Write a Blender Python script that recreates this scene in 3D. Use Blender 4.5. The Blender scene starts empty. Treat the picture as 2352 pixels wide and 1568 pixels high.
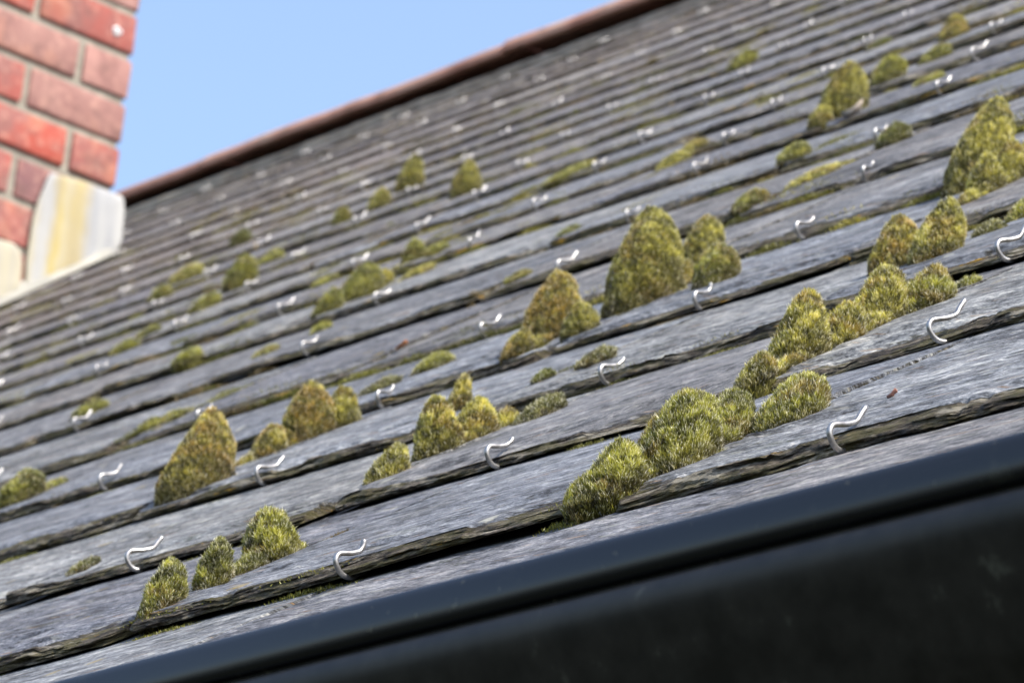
import bpy, bmesh, math, random
import numpy as np

# ------------------------------------------------------------------ camera, sky, sun, exposure
CAM = np.array([1.4571, -0.9317, -0.42278])
CAM_R = np.array([[0.6580885, 0.74653, 0.0980431], [-0.2036833, 0.3018671, -0.9313374], [-0.7248673, 0.5929327, 0.350711]])   # rows: right, down, forward
FPX = 10996.8             # focal length in pixels of a 2352 px wide picture
PITCH = math.radians(37)
scene = bpy.context.scene
cd = bpy.data.cameras.new('camera'); cam = bpy.data.objects.new('camera', cd); scene.collection.objects.link(cam)
import mathutils
_m = mathutils.Matrix.Identity(4)
for _i in range(3):
    _m[_i][0] = CAM_R[0][_i]; _m[_i][1] = -CAM_R[1][_i]; _m[_i][2] = -CAM_R[2][_i]; _m[_i][3] = CAM[_i]
cam.matrix_world = _m
cd.sensor_fit = 'HORIZONTAL'; cd.sensor_width = 36; cd.lens = FPX / 2352 * 36
cd.clip_start = .05; cd.clip_end = 500
cd.dof.use_dof = True; cd.dof.focus_distance = 1.86; cd.dof.aperture_fstop = 44
scene.camera = cam
SUN_AZ, SUN_EL = math.radians(5), math.radians(50)      # azimuth from +X towards +Y
world = bpy.data.worlds.new('World'); scene.world = world; world.use_nodes = True
wt = world.node_tree; bg = wt.nodes['Background']
sky = wt.nodes.new('ShaderNodeTexSky'); sky.sky_type = 'NISHITA'; sky.sun_disc = False
sky.sun_elevation = SUN_EL; sky.sun_rotation = math.pi / 2 - SUN_AZ; sky.air_density = 1.0; sky.dust_density = 3.2; sky.ozone_density = 1.0
wt.links.new(sky.outputs[0], bg.inputs[0]); bg.inputs[1].default_value = .15
sd_ = bpy.data.lights.new('sun', 'SUN'); sun = bpy.data.objects.new('sun', sd_); scene.collection.objects.link(sun)
sd_.energy = 2.8; sd_.angle = math.radians(.55); sd_.color = (1, .955, .88)
_d = mathutils.Vector((math.cos(SUN_EL) * math.cos(SUN_AZ), math.cos(SUN_EL) * math.sin(SUN_AZ), math.sin(SUN_EL)))
sun.rotation_euler = _d.to_track_quat('Z', 'Y').to_euler()
scene.view_settings.view_transform = 'Standard'; scene.view_settings.look = 'None'; scene.view_settings.gamma = 1
scene.view_settings.exposure = 1.12

# ------------------------------------------------------------------ measurements taken from the photograph
MOSS = [
  ('three-peaked green moss clump in the front joint, lower left, beside the gutter', 'g', [(-0.508, 0.936, 0.0383, 0.054, 0.0713), (-0.504, 0.917, 0.0221, 0.02, 0.0416), (-0.569, 1.1, 0.0343, 0.044, 0.0694), (-0.595, 1.243, 0.0483, 0.038, 0.0849), (-0.577, 1.283, 0.0187, 0.008, 0.0209)]),
  ('largest green moss mound, in the front joint just above the gutter', 'g', [(0.488, 0.905, 0.0365, 0.025, 0.038), (0.517, 0.929, 0.0484, 0.051, 0.064), (0.535, 1.038, 0.0663, 0.082, 0.0917), (0.493, 1.187, 0.0543, 0.052, 0.0646)]),
  ('round dark green moss dome at the upper end of the largest green mound', 'g', [(0.583, 1.245, 0.0581, 0.04, 0.0568)]),
  ('four-lobed yellow green moss clump rising stepwise in the joint left of the middle wire hook', 'y', [(-0.972, 1.867, 0.0404, 0.054, 0.0515), (-1.034, 2.056, 0.0469, 0.049, 0.1014), (-1.033, 2.156, 0.0421, 0.034, 0.0717), (-1.043, 2.24, 0.0265, 0.019, 0.0342)]),
  ('low grey green moss cushion trailing off the right end of the four-lobed clump', 'f', [(-0.917, 2.202, 0.0539, 0.043, 0.034)]),
  ('small upright brownish moss tuft standing behind the four-lobed clump', 'o', [(-1.595, 2.659, 0.0257, 0.048, 0.06)]),
  ('twin-peaked olive moss clump with a long low foot, in the right foreground joint', 'y', [(0.093, 1.706, 0.0332, 0.036, 0.0425), (0.049, 1.864, 0.0512, 0.073, 0.1005), (0.047, 1.973, 0.0392, 0.036, 0.0595), (0.003, 2.117, 0.0531, 0.056, 0.0866)]),
  ('low round olive moss cushion just above the twin-peaked right foreground clump', 'g', [(0.034, 2.19, 0.0558, 0.054, 0.0589), (-0.003, 2.35, 0.0261, 0.012, 0.0158)]),
  ('tall rusty yellow moss cone standing alone in the left foreground joint', 'o', [(-2.333, 2.576, 0.0794, 0.116, 0.138), (-2.357, 2.54, 0.0318, 0.035, 0.0558)]),
  ('rusty three-lobed moss clump to the right of the tall rusty yellow cone', 'o', [(-2.488, 2.915, 0.0433, 0.047, 0.0621), (-2.503, 3.048, 0.0627, 0.069, 0.1121), (-2.478, 2.841, 0.0246, 0.016, 0.0219)]),
  ('pointed yellow green moss cone at the right end of the rusty three-lobed clump', 'y', [(-2.478, 3.133, 0.0472, 0.039, 0.0836)]),
  ('tall ochre moss spire with a long dark foot, left of the tallest moss cone', 'o', [(-2.138, 3.477, 0.0718, 0.092, 0.1278), (-2.081, 3.314, 0.0371, 0.042, 0.0496)]),
  ('pair of small yellow green moss knobs between the ochre spire and the tallest cone', 'y', [(-1.961, 3.393, 0.0409, 0.03, 0.0647), (-2.091, 3.642, 0.0342, 0.032, 0.0499)]),
  ('tallest yellow green moss cone on the roof, in the middle of the slates', 'y', [(-2.02, 3.661, 0.0865, 0.124, 0.183), (-2.047, 3.822, 0.0257, 0.032, 0.0556)]),
  ('blunt yellow green moss cone just right of the tallest cone, the upper of two', 'y', [(-2.262, 4.126, 0.0576, 0.059, 0.0871)]),
  ('spreading olive moss cone right of the tallest cone, the lower of two', 'g', [(-1.771, 3.628, 0.056, 0.049, 0.0761)]),
  ('ochre moss cone between the twin-peaked clump and the big right edge clump', 'o', [(-0.64, 2.917, 0.0505, 0.057, 0.0891)]),
  ('broad ochre moss peak right of the ochre cone, reaching a low dull cushion', 'y', [(-0.443, 2.805, 0.0525, 0.086, 0.0931), (-0.49, 2.828, 0.0266, 0.032, 0.0422)]),
  ('flat dull moss cushion to the right of the broad ochre peak', 'f', [(-0.475, 2.993, 0.0358, 0.018, 0.0294)]),
  ('green moss lump cut off by the right edge of the picture', 'g', [(-0.537, 3.17, 0.0328, 0.032, 0.0375)]),
  ('big bright yellow moss peak with dark left foot near the right edge', 'y', [(-1.375, 4.065, 0.0805, 0.154, 0.1562), (-1.448, 4.104, 0.0337, 0.053, 0.0615)]),
  ('pair of yellow moss cones in front of the big bright yellow peak', 'y', [(-1.101, 3.757, 0.0418, 0.048, 0.0772), (-1.123, 3.87, 0.0424, 0.049, 0.0839), (-1.074, 3.661, 0.0256, 0.027, 0.0268)]),
  ('narrow yellow moss cone at the right edge beside the big bright yellow peak', 'o', [(-1.133, 3.94, 0.0263, 0.046, 0.073)]),
  ('bright lime moss cone with a dark foot and pale crumbs, upper right of the roof', 'y', [(-4.053, 6.727, 0.0771, 0.099, 0.1402), (-4.051, 6.619, 0.0426, 0.042, 0.0604)]),
  ('dark green moss ball sitting beside a wire hook, upper right of the roof', 'd', [(-2.855, 5.537, 0.0501, 0.032, 0.0528)]),
  ('blurred green moss hump right of the bright lime cone', 'g', [(-4.55, 7.536, 0.0639, 0.049, 0.074)]),
  ('blurred yellow moss double hump near the upper right corner', 'o', [(-5.312, 8.796, 0.0537, 0.037, 0.0725), (-5.166, 8.625, 0.0555, 0.028, 0.0539)]),
  ('blurred dark green moss hump below the yellow double hump near the upper right corner', 'g', [(-4.708, 7.964, 0.0594, 0.039, 0.0452)]),
  ('faint green moss hump among the blurred slates near the top of the roof', 'g', [(-8.642, 11.351, 0.0713, 0.064, 0.0688)]),
  ('blurred yellow moss cone with a sloping left shoulder, left of the middle of the roof', 'y', [(-10.308, 10.851, 0.0657, 0.102, 0.1362), (-10.113, 10.456, 0.0551, 0.056, 0.0852)]),
  ('blurred small pointed moss cone standing above a pair of glinting hooks', 'y', [(-8.394, 9.338, 0.0656, 0.08, 0.1187)]),
  ('tiny round moss ball left of the sloping-shouldered blurred cone', 'g', [(-10.031, 10.145, 0.0463, 0.044, 0.0705)]),
  ('dark tufted moss knob on the blurred slates right of the chimney foot', 'd', [(-12.066, 11.33, 0.0653, 0.045, 0.0785)]),
  ('blurred green moss cone with a trailing left foot, below the dark tufted knob', 'g', [(-8.59, 8.253, 0.0746, 0.073, 0.1131), (-8.49, 7.963, 0.0656, 0.052, 0.0543)]),
  ('blurred green moss cone with a long left slope, in the left middle of the roof', 'g', [(-5.578, 6.092, 0.0747, 0.082, 0.0926), (-5.474, 5.859, 0.0495, 0.059, 0.0627)]),
  ('small round brown moss knob beside the long-sloped green cone', 'o', [(-5.746, 6.356, 0.0365, 0.028, 0.0503)]),
  ('small blurred green moss cone with a low tail to its right, mid roof', 'g', [(-5.943, 6.694, 0.0469, 0.035, 0.07), (-5.898, 6.743, 0.0529, 0.021, 0.031)]),
  ('green moss mound at the left edge of the picture with a low right shoulder', 'g', [(-4.087, 3.481, 0.0648, 0.051, 0.0695), (-4.107, 3.604, 0.0406, 0.018, 0.0194)]),
  ('flat moss cushion below the tallest moss cone, beside a hook', 'f', [(-1.307, 2.765, 0.0413, 0.022, 0.0296)]),
  ("low moss cushion to the left of the ochre spire's foot", 'g', [(-2.701, 3.639, 0.0507, 0.024, 0.0355)]),
  ('thin moss strip right of the pointed yellow green cone', 'f', [(-2.735, 3.501, 0.0503, 0.018, 0.024)]),
  ('small dark moss crumb lying on a slate below the ochre spire', 'd', [(-1.422, 2.729, 0.0246, 0.016, 0.0221)]),
  ('low green moss patch left of the lone hook in the left middle of the roof', 'g', [(-5.076, 5.458, 0.0379, 0.018, 0.0303)]),
  ('low moss patch two joints down from the small low green patch', 'g', [(-5.028, 5.187, 0.0441, 0.023, 0.03)]),
  ('long thin moss patch at the left, above the tall rusty cone', 'g', [(-5.813, 5.146, 0.0599, 0.028, 0.043)]),
  ("two-lobed low moss patch to the left of the tall rusty cone's tip", 'g', [(-4.498, 4.272, 0.033, 0.019, 0.0265), (-4.516, 4.373, 0.0385, 0.013, 0.019)]),
  ('low moss patch under a glinting hook on the left of the roof', 'g', [(-6.004, 5.725, 0.0535, 0.024, 0.0375)]),
  ('rounded moss patch on the blurred left slates below the chimney', 'g', [(-8.118, 7.225, 0.0557, 0.03, 0.0435), (-8.177, 7.406, 0.053, 0.022, 0.028)]),
  ('dull moss streak on the blurred slates below the white flashing', 'g', [(-10.441, 9.397, 0.0579, 0.034, 0.0579)]),
  ('yellowish moss streak right of the white flashing', 'y', [(-10.928, 9.979, 0.0859, 0.042, 0.0586)]),
  ('low olive moss mound upslope of the large hook at upper right', 'g', [(-3.442, 5.803, 0.0526, 0.033, 0.0434)]),
  ('thin moss strip along a slate edge left of the large upper right hook', 'y', [(-2.848, 5.202, 0.0903, 0.02, 0.0216)]),
  ('low green moss mound against a slate edge left of the twin cones', 'g', [(-2.855, 4.957, 0.0509, 0.03, 0.0384)]),
  ('long low moss bank on the blurred slates right of the middle', 'y', [(-5.308, 7.288, 0.0623, 0.035, 0.0411), (-5.335, 7.44, 0.0535, 0.02, 0.0271)]),
  ('flat moss smear on the blurred slates above the middle', 'g', [(-6.681, 8.215, 0.1201, 0.023, 0.0241)]),
  ('small moss streak in a joint left of the tallest moss cone', 'd', [(-4.355, 5.818, 0.047, 0.017, 0.0197)]),
  ('small green moss streak above the ochre spire', 'g', [(-3.784, 5.023, 0.0385, 0.016, 0.0221)]),
  ('flat green moss streak right of the small round brown knob', 'y', [(-5.512, 6.289, 0.0689, 0.024, 0.0287)]),
  ('thin green moss streak above the long-sloped green cone', 'g', [(-6.993, 7.241, 0.0568, 0.02, 0.0291)]),
  ('dull moss smear right of the blurred cone with the trailing foot', 'g', [(-9.59, 9.313, 0.0642, 0.027, 0.0403)]),
  ('blurred olive moss streak near the right edge under the green hump', 'g', [(-3.976, 7.038, 0.0519, 0.023, 0.0279)]),
  ('dark blurred moss tuft left of the bright lime cone', 'd', [(-6.448, 9.706, 0.0545, 0.027, 0.0307)]),
  ('thin moss ridge lying on the left front slate above the front hook', 'f', [(-1.737, 1.775, 0.0321, 0.018, 0.0179)]),
]
JOINTS = {(1, -0.5): -0.051, (1, 0.5): 0.045, (2, -1.0): 0.031, (3, -1.5): 0.059, (2, 0.0): 0.032, (3, -2.5): 0.062, (4, -2.0): 0.015, (5, -2.5): 0.238, (3, -0.5): -0.029, (4, -1.0): -0.116, (8, -4.0): -0.014, (6, -3.0): 0.147, (9, -4.5): -0.129, (10, -5.0): -0.239, (13, -8.5): -0.142, (12, -10.0): -0.121, (11, -8.5): 0.106, (9, -8.5): -0.04, (7, -5.5): -0.095, (8, -6.0): 0.079, (4, -4.0): -0.097, (4, -3.0): 0.282, (6, -5.0): -0.052, (6, -6.0): 0.187, (5, -4.5): -0.007, (8, -8.0): -0.148, (11, -10.5): 0.059, (12, -11.0): 0.072, (7, -3.5): 0.058, (8, -5.0): -0.3, (10, -7.0): 0.3, (7, -4.5): 0.145, (6, -4.0): 0.216, (8, -7.0): 0.007, (11, -9.5): -0.09, (11, -6.5): 0.052, (2, -2.0): 0.263}
HOOKDEV = {(1, 0.0): (-0.001, 0.005), (1, 1.0): (-0.002, -0.001), (2, -1.5): (0.065, -0.054), (2, -0.5): (-0.021, 0.021), (2, 0.5): (-0.016, 0.019), (3, -2.0): (0.017, -0.017), (3, -1.0): (0.015, -0.010), (3, 0.0): (-0.028, 0.031), (4, -3.5): (-0.009, 0.009), (4, -2.5): (0.025, -0.022), (4, -1.5): (0.003, -0.004), (5, -4.0): (-0.195, 0.173), (5, -3.0): (0.043, -0.049), (5, -2.0): (0.101, -0.108), (6, -5.5): (-0.157, 0.126), (6, -4.5): (-0.065, 0.044), (6, -3.5): (-0.001, 0.010), (6, -2.5): (0.146, -0.159), (7, -6.0): (-0.046, 0.031), (7, -5.0): (-0.123, 0.111), (7, -4.0): (0.002, 0.004), (8, -7.5): (0.109, -0.080), (8, -6.5): (0.095, -0.083), (8, -5.5): (-0.044, 0.041), (8, -4.5): (-0.010, 0.016), (8, -3.5): (-0.014, 0.006), (9, -8.0): (0.211, -0.183), (9, -7.0): (0.144, -0.140), (9, -6.0): (0.041, -0.052), (9, -5.0): (-0.193, 0.220), (9, -4.0): (-0.054, 0.080), (10, -8.5): (0.163, -0.148), (10, -7.5): (0.111, -0.105), (10, -6.5): (0.063, -0.064), (10, -5.5): (-0.140, 0.151), (10, -4.5): (-0.146, 0.187), (11, -10.0): (0.114, -0.101), (11, -9.0): (0.003, -0.012), (11, -8.0): (0.124, -0.113), (11, -7.0): (0.048, -0.041), (11, -6.0): (-0.066, 0.076), (12, -10.5): (-0.085, 0.074), (12, -8.5): (-0.002, 0.003), (12, -7.5): (0.121, -0.133), (12, -6.5): (-0.082, 0.095), (13, -12.0): (-0.294, 0.252), (13, -9.0): (0.014, -0.015), (13, -8.0): (0.122, -0.125), (13, -7.0): (0.031, -0.055), (14, -12.5): (-0.276, 0.250), (14, -9.5): (0.026, -0.040), (14, -8.5): (0.115, -0.133), (15, -11.0): (-0.056, 0.057), (15, -10.0): (0.053, -0.063), (16, -11.5): (-0.012, 0.013), (17, -12.0): (0.186, -0.181), (18, -12.5): (0.103, -0.104), (19, -13.0): (0.227, -0.240), (16, -12.5): (-0.228, 0.217), (17, -13.0): (-0.166, 0.177), (18, -13.5): (-0.233, 0.247), (19, -14.0): (-0.089, 0.090), (20, -14.5): (-0.108, 0.102), (21, -15.0): (-0.144, 0.150), (22, -15.5): (0.051, -0.049), (19, -15.0): (-0.402, 0.381), (20, -15.5): (-0.294, 0.295), (21, -16.0): (0.002, 0.003), (22, -16.5): (0.211, -0.203), (16, -10.5): (0.178, -0.193), (17, -11.0): (0.088, -0.120), (18, -11.5): (0.245, -0.288)}
ZC = [0.0604, 0.0372, 0.0163, -0.0018, -0.0112, -0.0115, -0.0078, -0.0112, -0.015, -0.0199, -0.0267, -0.029, -0.0291, -0.0272, -0.0239, -0.0184, -0.0099, 0.0027, 0.0177, 0.0301, 0.0371, 0.041]
DSC = [0.0552, 0.0488, 0.0248, 0.0132, 0.0176, -0.0017, -0.0123, 0.0016, -0.0204, -0.0331, -0.0584, -0.0319, -0.0685, -0.0531, -0.0623, -0.0096, -0.0064, 0.0136, 0.0207, 0.0342, 0.0552, 0.0731]
G = 0.81723
# ------------------------------------------------------------------ helpers
W = 0.28                      # one slate width in metres: roof coordinates (u along the eaves, s up the slope, n off the slates) are in slate widths
NC = 23                       # courses up to the ridge
DROP = 0.027
SR = 18.50                    # ridge line
CT, ST = math.cos(PITCH), math.sin(PITCH)

def to_world(a):
    a = np.asarray(a, float) * W
    out = np.empty_like(a)
    out[..., 0] = a[..., 0]
    out[..., 1] = a[..., 1] * CT - a[..., 2] * ST
    out[..., 2] = a[..., 1] * ST + a[..., 2] * CT
    return out

def project(P):
    c = (np.asarray(P) - CAM) @ CAM_R.T
    return np.stack([1176 + FPX * c[..., 0] / c[..., 2], 784 + FPX * c[..., 1] / c[..., 2], c[..., 2]], -1)

ZS = np.r_[-1, 0, np.arange(1, 23) * G + np.array(DSC), 40 * G]
ZV = np.r_[ZC[0] + .045, ZC[0] + .023, np.array(ZC), ZC[-1] + .01] + .001
def sag(s):
    return np.interp(s, ZS, ZV)

_r = np.random.RandomState(7)
_PERM = _r.permutation(4096)
_VAL = _r.rand(4096) * 2 - 1
def _h(i, j, k=0):
    return _VAL[_PERM[(_PERM[(i * 1 + 37 * k) & 4095] + j * 7 + 13 * k) & 4095]]
def vnoise(x, y, k=0):
    xi = np.floor(x).astype(int); yi = np.floor(y).astype(int)
    fx = x - xi; fy = y - yi
    fx = fx * fx * (3 - 2 * fx); fy = fy * fy * (3 - 2 * fy)
    a = _h(xi, yi, k); b = _h(xi + 1, yi, k); c = _h(xi, yi + 1, k); d = _h(xi + 1, yi + 1, k)
    return (a * (1 - fx) + b * fx) * (1 - fy) + (c * (1 - fx) + d * fx) * fy
def fbm(x, y, o=4, k=0):
    r = 0; a = .5
    for q in range(o):
        r = r + a * vnoise(x, y, k + q * 11); x = x * 2.03 + 5.1; y = y * 2.01 + 3.7; a *= .5
    return r

COL = bpy.context.scene.collection
def mesh_from(name, V, F, mats=(), smooth=True, midx=None, attrs=None):
    """V (n,3) world or local metres; F list of (k,m) index arrays (triangles, quads or polygons)."""
    me = bpy.data.meshes.new(name)
    F = [np.asarray(f) for f in F if len(f)]
    me.vertices.add(len(V)); me.vertices.foreach_set('co', np.asarray(V, np.float32).ravel())
    nl = sum(f.size for f in F); me.loops.add(nl)
    me.loops.foreach_set('vertex_index', np.concatenate([f.ravel() for f in F]).astype(np.int32))
    tot = np.concatenate([np.full(len(f), f.shape[1]) for f in F]).astype(np.int32)
    me.polygons.add(len(tot))
    me.polygons.foreach_set('loop_start', np.r_[0, np.cumsum(tot)[:-1]].astype(np.int32))
    try: me.polygons.foreach_set('loop_total', tot)
    except Exception: pass
    if midx is not None: me.polygons.foreach_set('material_index', np.asarray(midx, np.int32))
    me.polygons.foreach_set('use_smooth', np.full(len(tot), smooth))
    for an, (typ, data) in (attrs or {}).items():
        at = me.attributes.new(an, typ, 'POINT')
        at.data.foreach_set({'FLOAT': 'value', 'FLOAT_VECTOR': 'vector', 'FLOAT_COLOR': 'color'}[typ], np.asarray(data, np.float32).ravel())
    me.update(calc_edges=True); me.validate()
    for m in mats: me.materials.append(m)
    return me
def link(name, me, parent=None, loc=None):
    o = bpy.data.objects.new(name, me); COL.objects.link(o)
    if parent is not None: o.parent = parent
    if loc is not None: o.location = loc
    return o
def tag(o, label=None, cat=None, group=None, kind=None):
    if label: o['label'] = label
    if cat: o['category'] = cat
    if group: o['group'] = group
    if kind: o['kind'] = kind
    return o

# ------------------------------------------------------------------ materials
class NT:
    def __init__(s, name):
        s.m = bpy.data.materials.new(name); s.m.use_nodes = True
        s.t = s.m.node_tree; s.t.nodes.clear()
        s.out = s.n('ShaderNodeOutputMaterial')
    def n(s, typ, **k):
        nd = s.t.nodes.new(typ)
        for a, b in k.items():
            setattr(nd, a, b)
        return nd
    def l(s, a, b): s.t.links.new(a, b)
    def setin(s, nd, key, v):
        if hasattr(v, 'is_output') or isinstance(v, bpy.types.NodeSocket): s.l(v, nd.inputs[key])
        else: nd.inputs[key].default_value = v
    def attr(s, name, out='Vector'):
        return s.n('ShaderNodeAttribute', attribute_name=name).outputs[out]
    def mapping(s, v, scale=(1, 1, 1), loc=(0, 0, 0), rot=(0, 0, 0)):
        m = s.n('ShaderNodeMapping'); s.l(v, m.inputs[0])
        m.inputs['Scale'].default_value = scale; m.inputs['Location'].default_value = loc; m.inputs['Rotation'].default_value = rot
        return m.outputs[0]
    def noise(s, v, scale=1, detail=4, rough=.55, dist=0):
        x = s.n('ShaderNodeTexNoise'); s.l(v, x.inputs['Vector'])
        x.inputs['Scale'].default_value = scale; x.inputs['Detail'].default_value = detail
        x.inputs['Roughness'].default_value = rough; x.inputs['Distortion'].default_value = dist
        return x.outputs['Fac']
    def ramp(s, f, stops, interp='LINEAR'):
        r = s.n('ShaderNodeValToRGB'); s.l(f, r.inputs[0]); cr = r.color_ramp; cr.interpolation = interp
        while len(cr.elements) > 1: cr.elements.remove(cr.elements[-1])
        cr.elements[0].position = stops[0][0]; cr.elements[0].color = _c(stops[0][1])
        for p, c in stops[1:]:
            e = cr.elements.new(p); e.color = _c(c)
        return r.outputs[0]
    def math(s, op, a, b=None, clamp=False):
        m = s.n('ShaderNodeMath', operation=op, use_clamp=clamp)
        s.setin(m, 0, a)
        if b is not None: s.setin(m, 1, b)
        return m.outputs[0]
    def mix(s, f, a, b, mode='MIX'):
        m = s.n('ShaderNodeMix', data_type='RGBA', blend_type=mode)
        s.setin(m, 0, f); s.setin(m, 6, a if not isinstance(a, tuple) else _c(a)); s.setin(m, 7, b if not isinstance(b, tuple) else _c(b))
        return m.outputs[2]
    def bump(s, h, strength=.5, dist=.001, normal=None):
        b = s.n('ShaderNodeBump'); s.l(h, b.inputs['Height']); b.inputs['Strength'].default_value = strength; b.inputs['Distance'].default_value = dist
        if normal is not None: s.l(normal, b.inputs['Normal'])
        return b.outputs[0]
    def bsdf(s, color, rough=.6, metal=0, spec=.5, normal=None, coat=0):
        b = s.n('ShaderNodeBsdfPrincipled')
        s.setin(b, 'Base Color', _c(color) if isinstance(color, tuple) else color)
        s.setin(b, 'Roughness', rough); s.setin(b, 'Metallic', metal); s.setin(b, 'Specular IOR Level', spec)
        if normal is not None: s.l(normal, b.inputs['Normal'])
        if coat: b.inputs['Coat Weight'].default_value = coat
        s.l(b.outputs[0], s.out.inputs[0]); return b
def _c(c):
    if isinstance(c, (int, float)): return (c, c, c, 1)
    return (c[0], c[1], c[2], 1) if len(c) == 3 else c

def mat_slate():
    m = NT('slate'); lc = m.attr('lc'); rnd = m.attr('rnd'); rs = m.n('ShaderNodeSeparateXYZ'); m.l(rnd, rs.inputs[0])
    edge = m.attr('edge', 'Fac')
    big = m.noise(m.mapping(lc, (3, 8, 1)), 1, 4, .6)
    strk = m.noise(m.mapping(lc, (13, 46, 1)), 1, 6, .68, .6)
    fine = m.noise(m.mapping(lc, (42, 140, 1)), 1, 5, .75, .3)
    grit = m.noise(m.mapping(lc, (150, 260, 1)), 1, 3, .7)
    mx = m.math('ADD', m.math('MULTIPLY', big, .18), m.math('ADD', m.math('MULTIPLY', strk, .34), m.math('ADD', m.math('MULTIPLY', fine, .30), m.math('MULTIPLY', grit, .18))))
    col = m.ramp(mx, [(.43, (.016, .017, .020)), (.465, (.058, .063, .073)), (.50, (.118, .128, .146)), (.535, (.195, .208, .230)), (.59, (.43, .435, .435))])
    tint = m.ramp(rs.outputs[0], [(0, (.72, .74, .82)), (.25, (1.04, .97, .90)), (.5, (.92, .90, .88)), (.75, (1.0, 1.03, 1.08)), (1, (1.32, 1.28, 1.16))])
    col = m.mix(1, col, tint, 'MULTIPLY')
    # brown weathering, strongest on the oldest slates far up the roof
    br = m.noise(m.mapping(lc, (5, 26, 1), (3, 1, 0)), 1, 4, .6)
    brm = m.math('MULTIPLY', m.ramp(br, [(.42, 0), (.66, 1)]), m.math('ADD', m.math('MULTIPLY', rs.outputs[2], .75), .22), True)
    col = m.mix(brm, col, m.mix(.4, col, (.19, .155, .12)))
    col = m.mix(m.math('MULTIPLY', rs.outputs[2], .7), col, m.mix(1, col, (1.25, 1.10, 1.0), 'MULTIPLY'))
    # pale lichen film, thin ochre lines
    pl = m.ramp(m.noise(m.mapping(lc, (11, 60, 1), (9, 4, 0)), 1, 5, .7), [(.57, 0), (.66, 1)])
    col = m.mix(m.math('MULTIPLY', pl, .55), col, (.34, .34, .29))
    oc = m.ramp(m.noise(m.mapping(lc, (6, 110, 1), (1, 8, 0)), 1, 3, .5), [(.665, 0), (.70, 1)])
    col = m.mix(m.math('MULTIPLY', oc, .7), col, (.27, .155, .06))
    gf = m.ramp(m.noise(m.mapping(lc, (4, 14, 1), (5, 2, 0)), 1, 5, .65), [(.60, 0), (.72, 1)])
    col = m.mix(m.math('MULTIPLY', gf, .30), col, (.10, .11, .035))
    vr = m.n('ShaderNodeTexVoronoi'); vr.feature = 'F1'; m.l(m.mapping(lc, (9, 9, 1), (2.2, 7.7, 0)), vr.inputs['Vector']); vr.inputs['Scale'].default_value = 1
    vd = m.math('ADD', vr.outputs['Distance'], m.math('MULTIPLY', m.math('SUBTRACT', grit, .5), .35))
    vs = m.n('ShaderNodeSeparateColor'); m.l(vr.outputs['Color'], vs.inputs[0])
    ros = m.math('MULTIPLY', m.ramp(vd, [(.10, 1), (.17, 0)]), m.ramp(vs.outputs[0], [(.70, 0), (.74, 1)]))
    col = m.mix(m.math('MULTIPLY', ros, .6), col, m.mix(m.ramp(vs.outputs[1], [(.6, 0), (.65, 1)]), (.42, .42, .36), (.30, .22, .05)))
    stn = m.ramp(m.noise(m.mapping(lc, (1.6, 1.2, 1), (6, 6, 0)), 1, 4, .6), [(.42, 0), (.62, 1)])
    col = m.mix(m.math('MULTIPLY', stn, .45), col, m.mix(1, col, (.62, .58, .52), 'MULTIPLY'))
    # dressed tail edges: dark split layers with lichens
    ev = m.attr('ev')
    el = m.noise(m.mapping(ev, (22, 110, 30)), 1, 7, .78, .3)
    ecol = m.ramp(el, [(.38, (.010, .008, .006)), (.46, (.045, .036, .027)), (.53, (.115, .093, .068)), (.60, (.24, .21, .165)), (.7, (.46, .43, .37))])
    eg = m.ramp(m.noise(m.mapping(ev, (9, 40, 10), (2, 2, 2)), 1, 5, .7), [(.44, 0), (.58, 1)])
    ecol = m.mix(m.math('MULTIPLY', eg, .5), ecol, (.13, .12, .026))
    ep = m.ramp(m.noise(m.mapping(ev, (7, 30, 10), (7, 2, 2)), 1, 5, .72), [(.565, 0), (.63, 1)])
    ecol = m.mix(m.math('MULTIPLY', ep, .7), ecol, (.50, .46, .37))
    eo = m.ramp(m.noise(m.mapping(ev, (5, 30, 10), (4, 9, 3)), 1, 5, .7), [(.63, 0), (.67, 1)])
    ecol = m.mix(m.math('MULTIPLY', eo, .85), ecol, (.62, .36, .02))
    em = m.math('ADD', edge, m.math('MULTIPLY', m.math('SUBTRACT', m.noise(m.mapping(ev, (30, 200, 60)), 1, 5, .7), .5), 1.3))
    em = m.ramp(em, [(.42, 0), (.58, 1)])
    col = m.mix(em, col, ecol)
    hb = m.math('ADD', m.math('MULTIPLY', strk, 1.0), m.math('ADD', m.math('MULTIPLY', fine, .5), m.math('MULTIPLY', grit, .25)))
    nb = m.bump(hb, .8, .0012)
    nb = m.bump(m.math('MULTIPLY', m.math('ADD', el, m.noise(m.mapping(ev, (90, 500, 90)), 1, 3, .6)), em), 1.0, .0030, nb)
    m.bsdf(col, m.ramp(mx, [(.4, .85), (.6, .62)]), 0, .30, nb)
    return m.m

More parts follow.
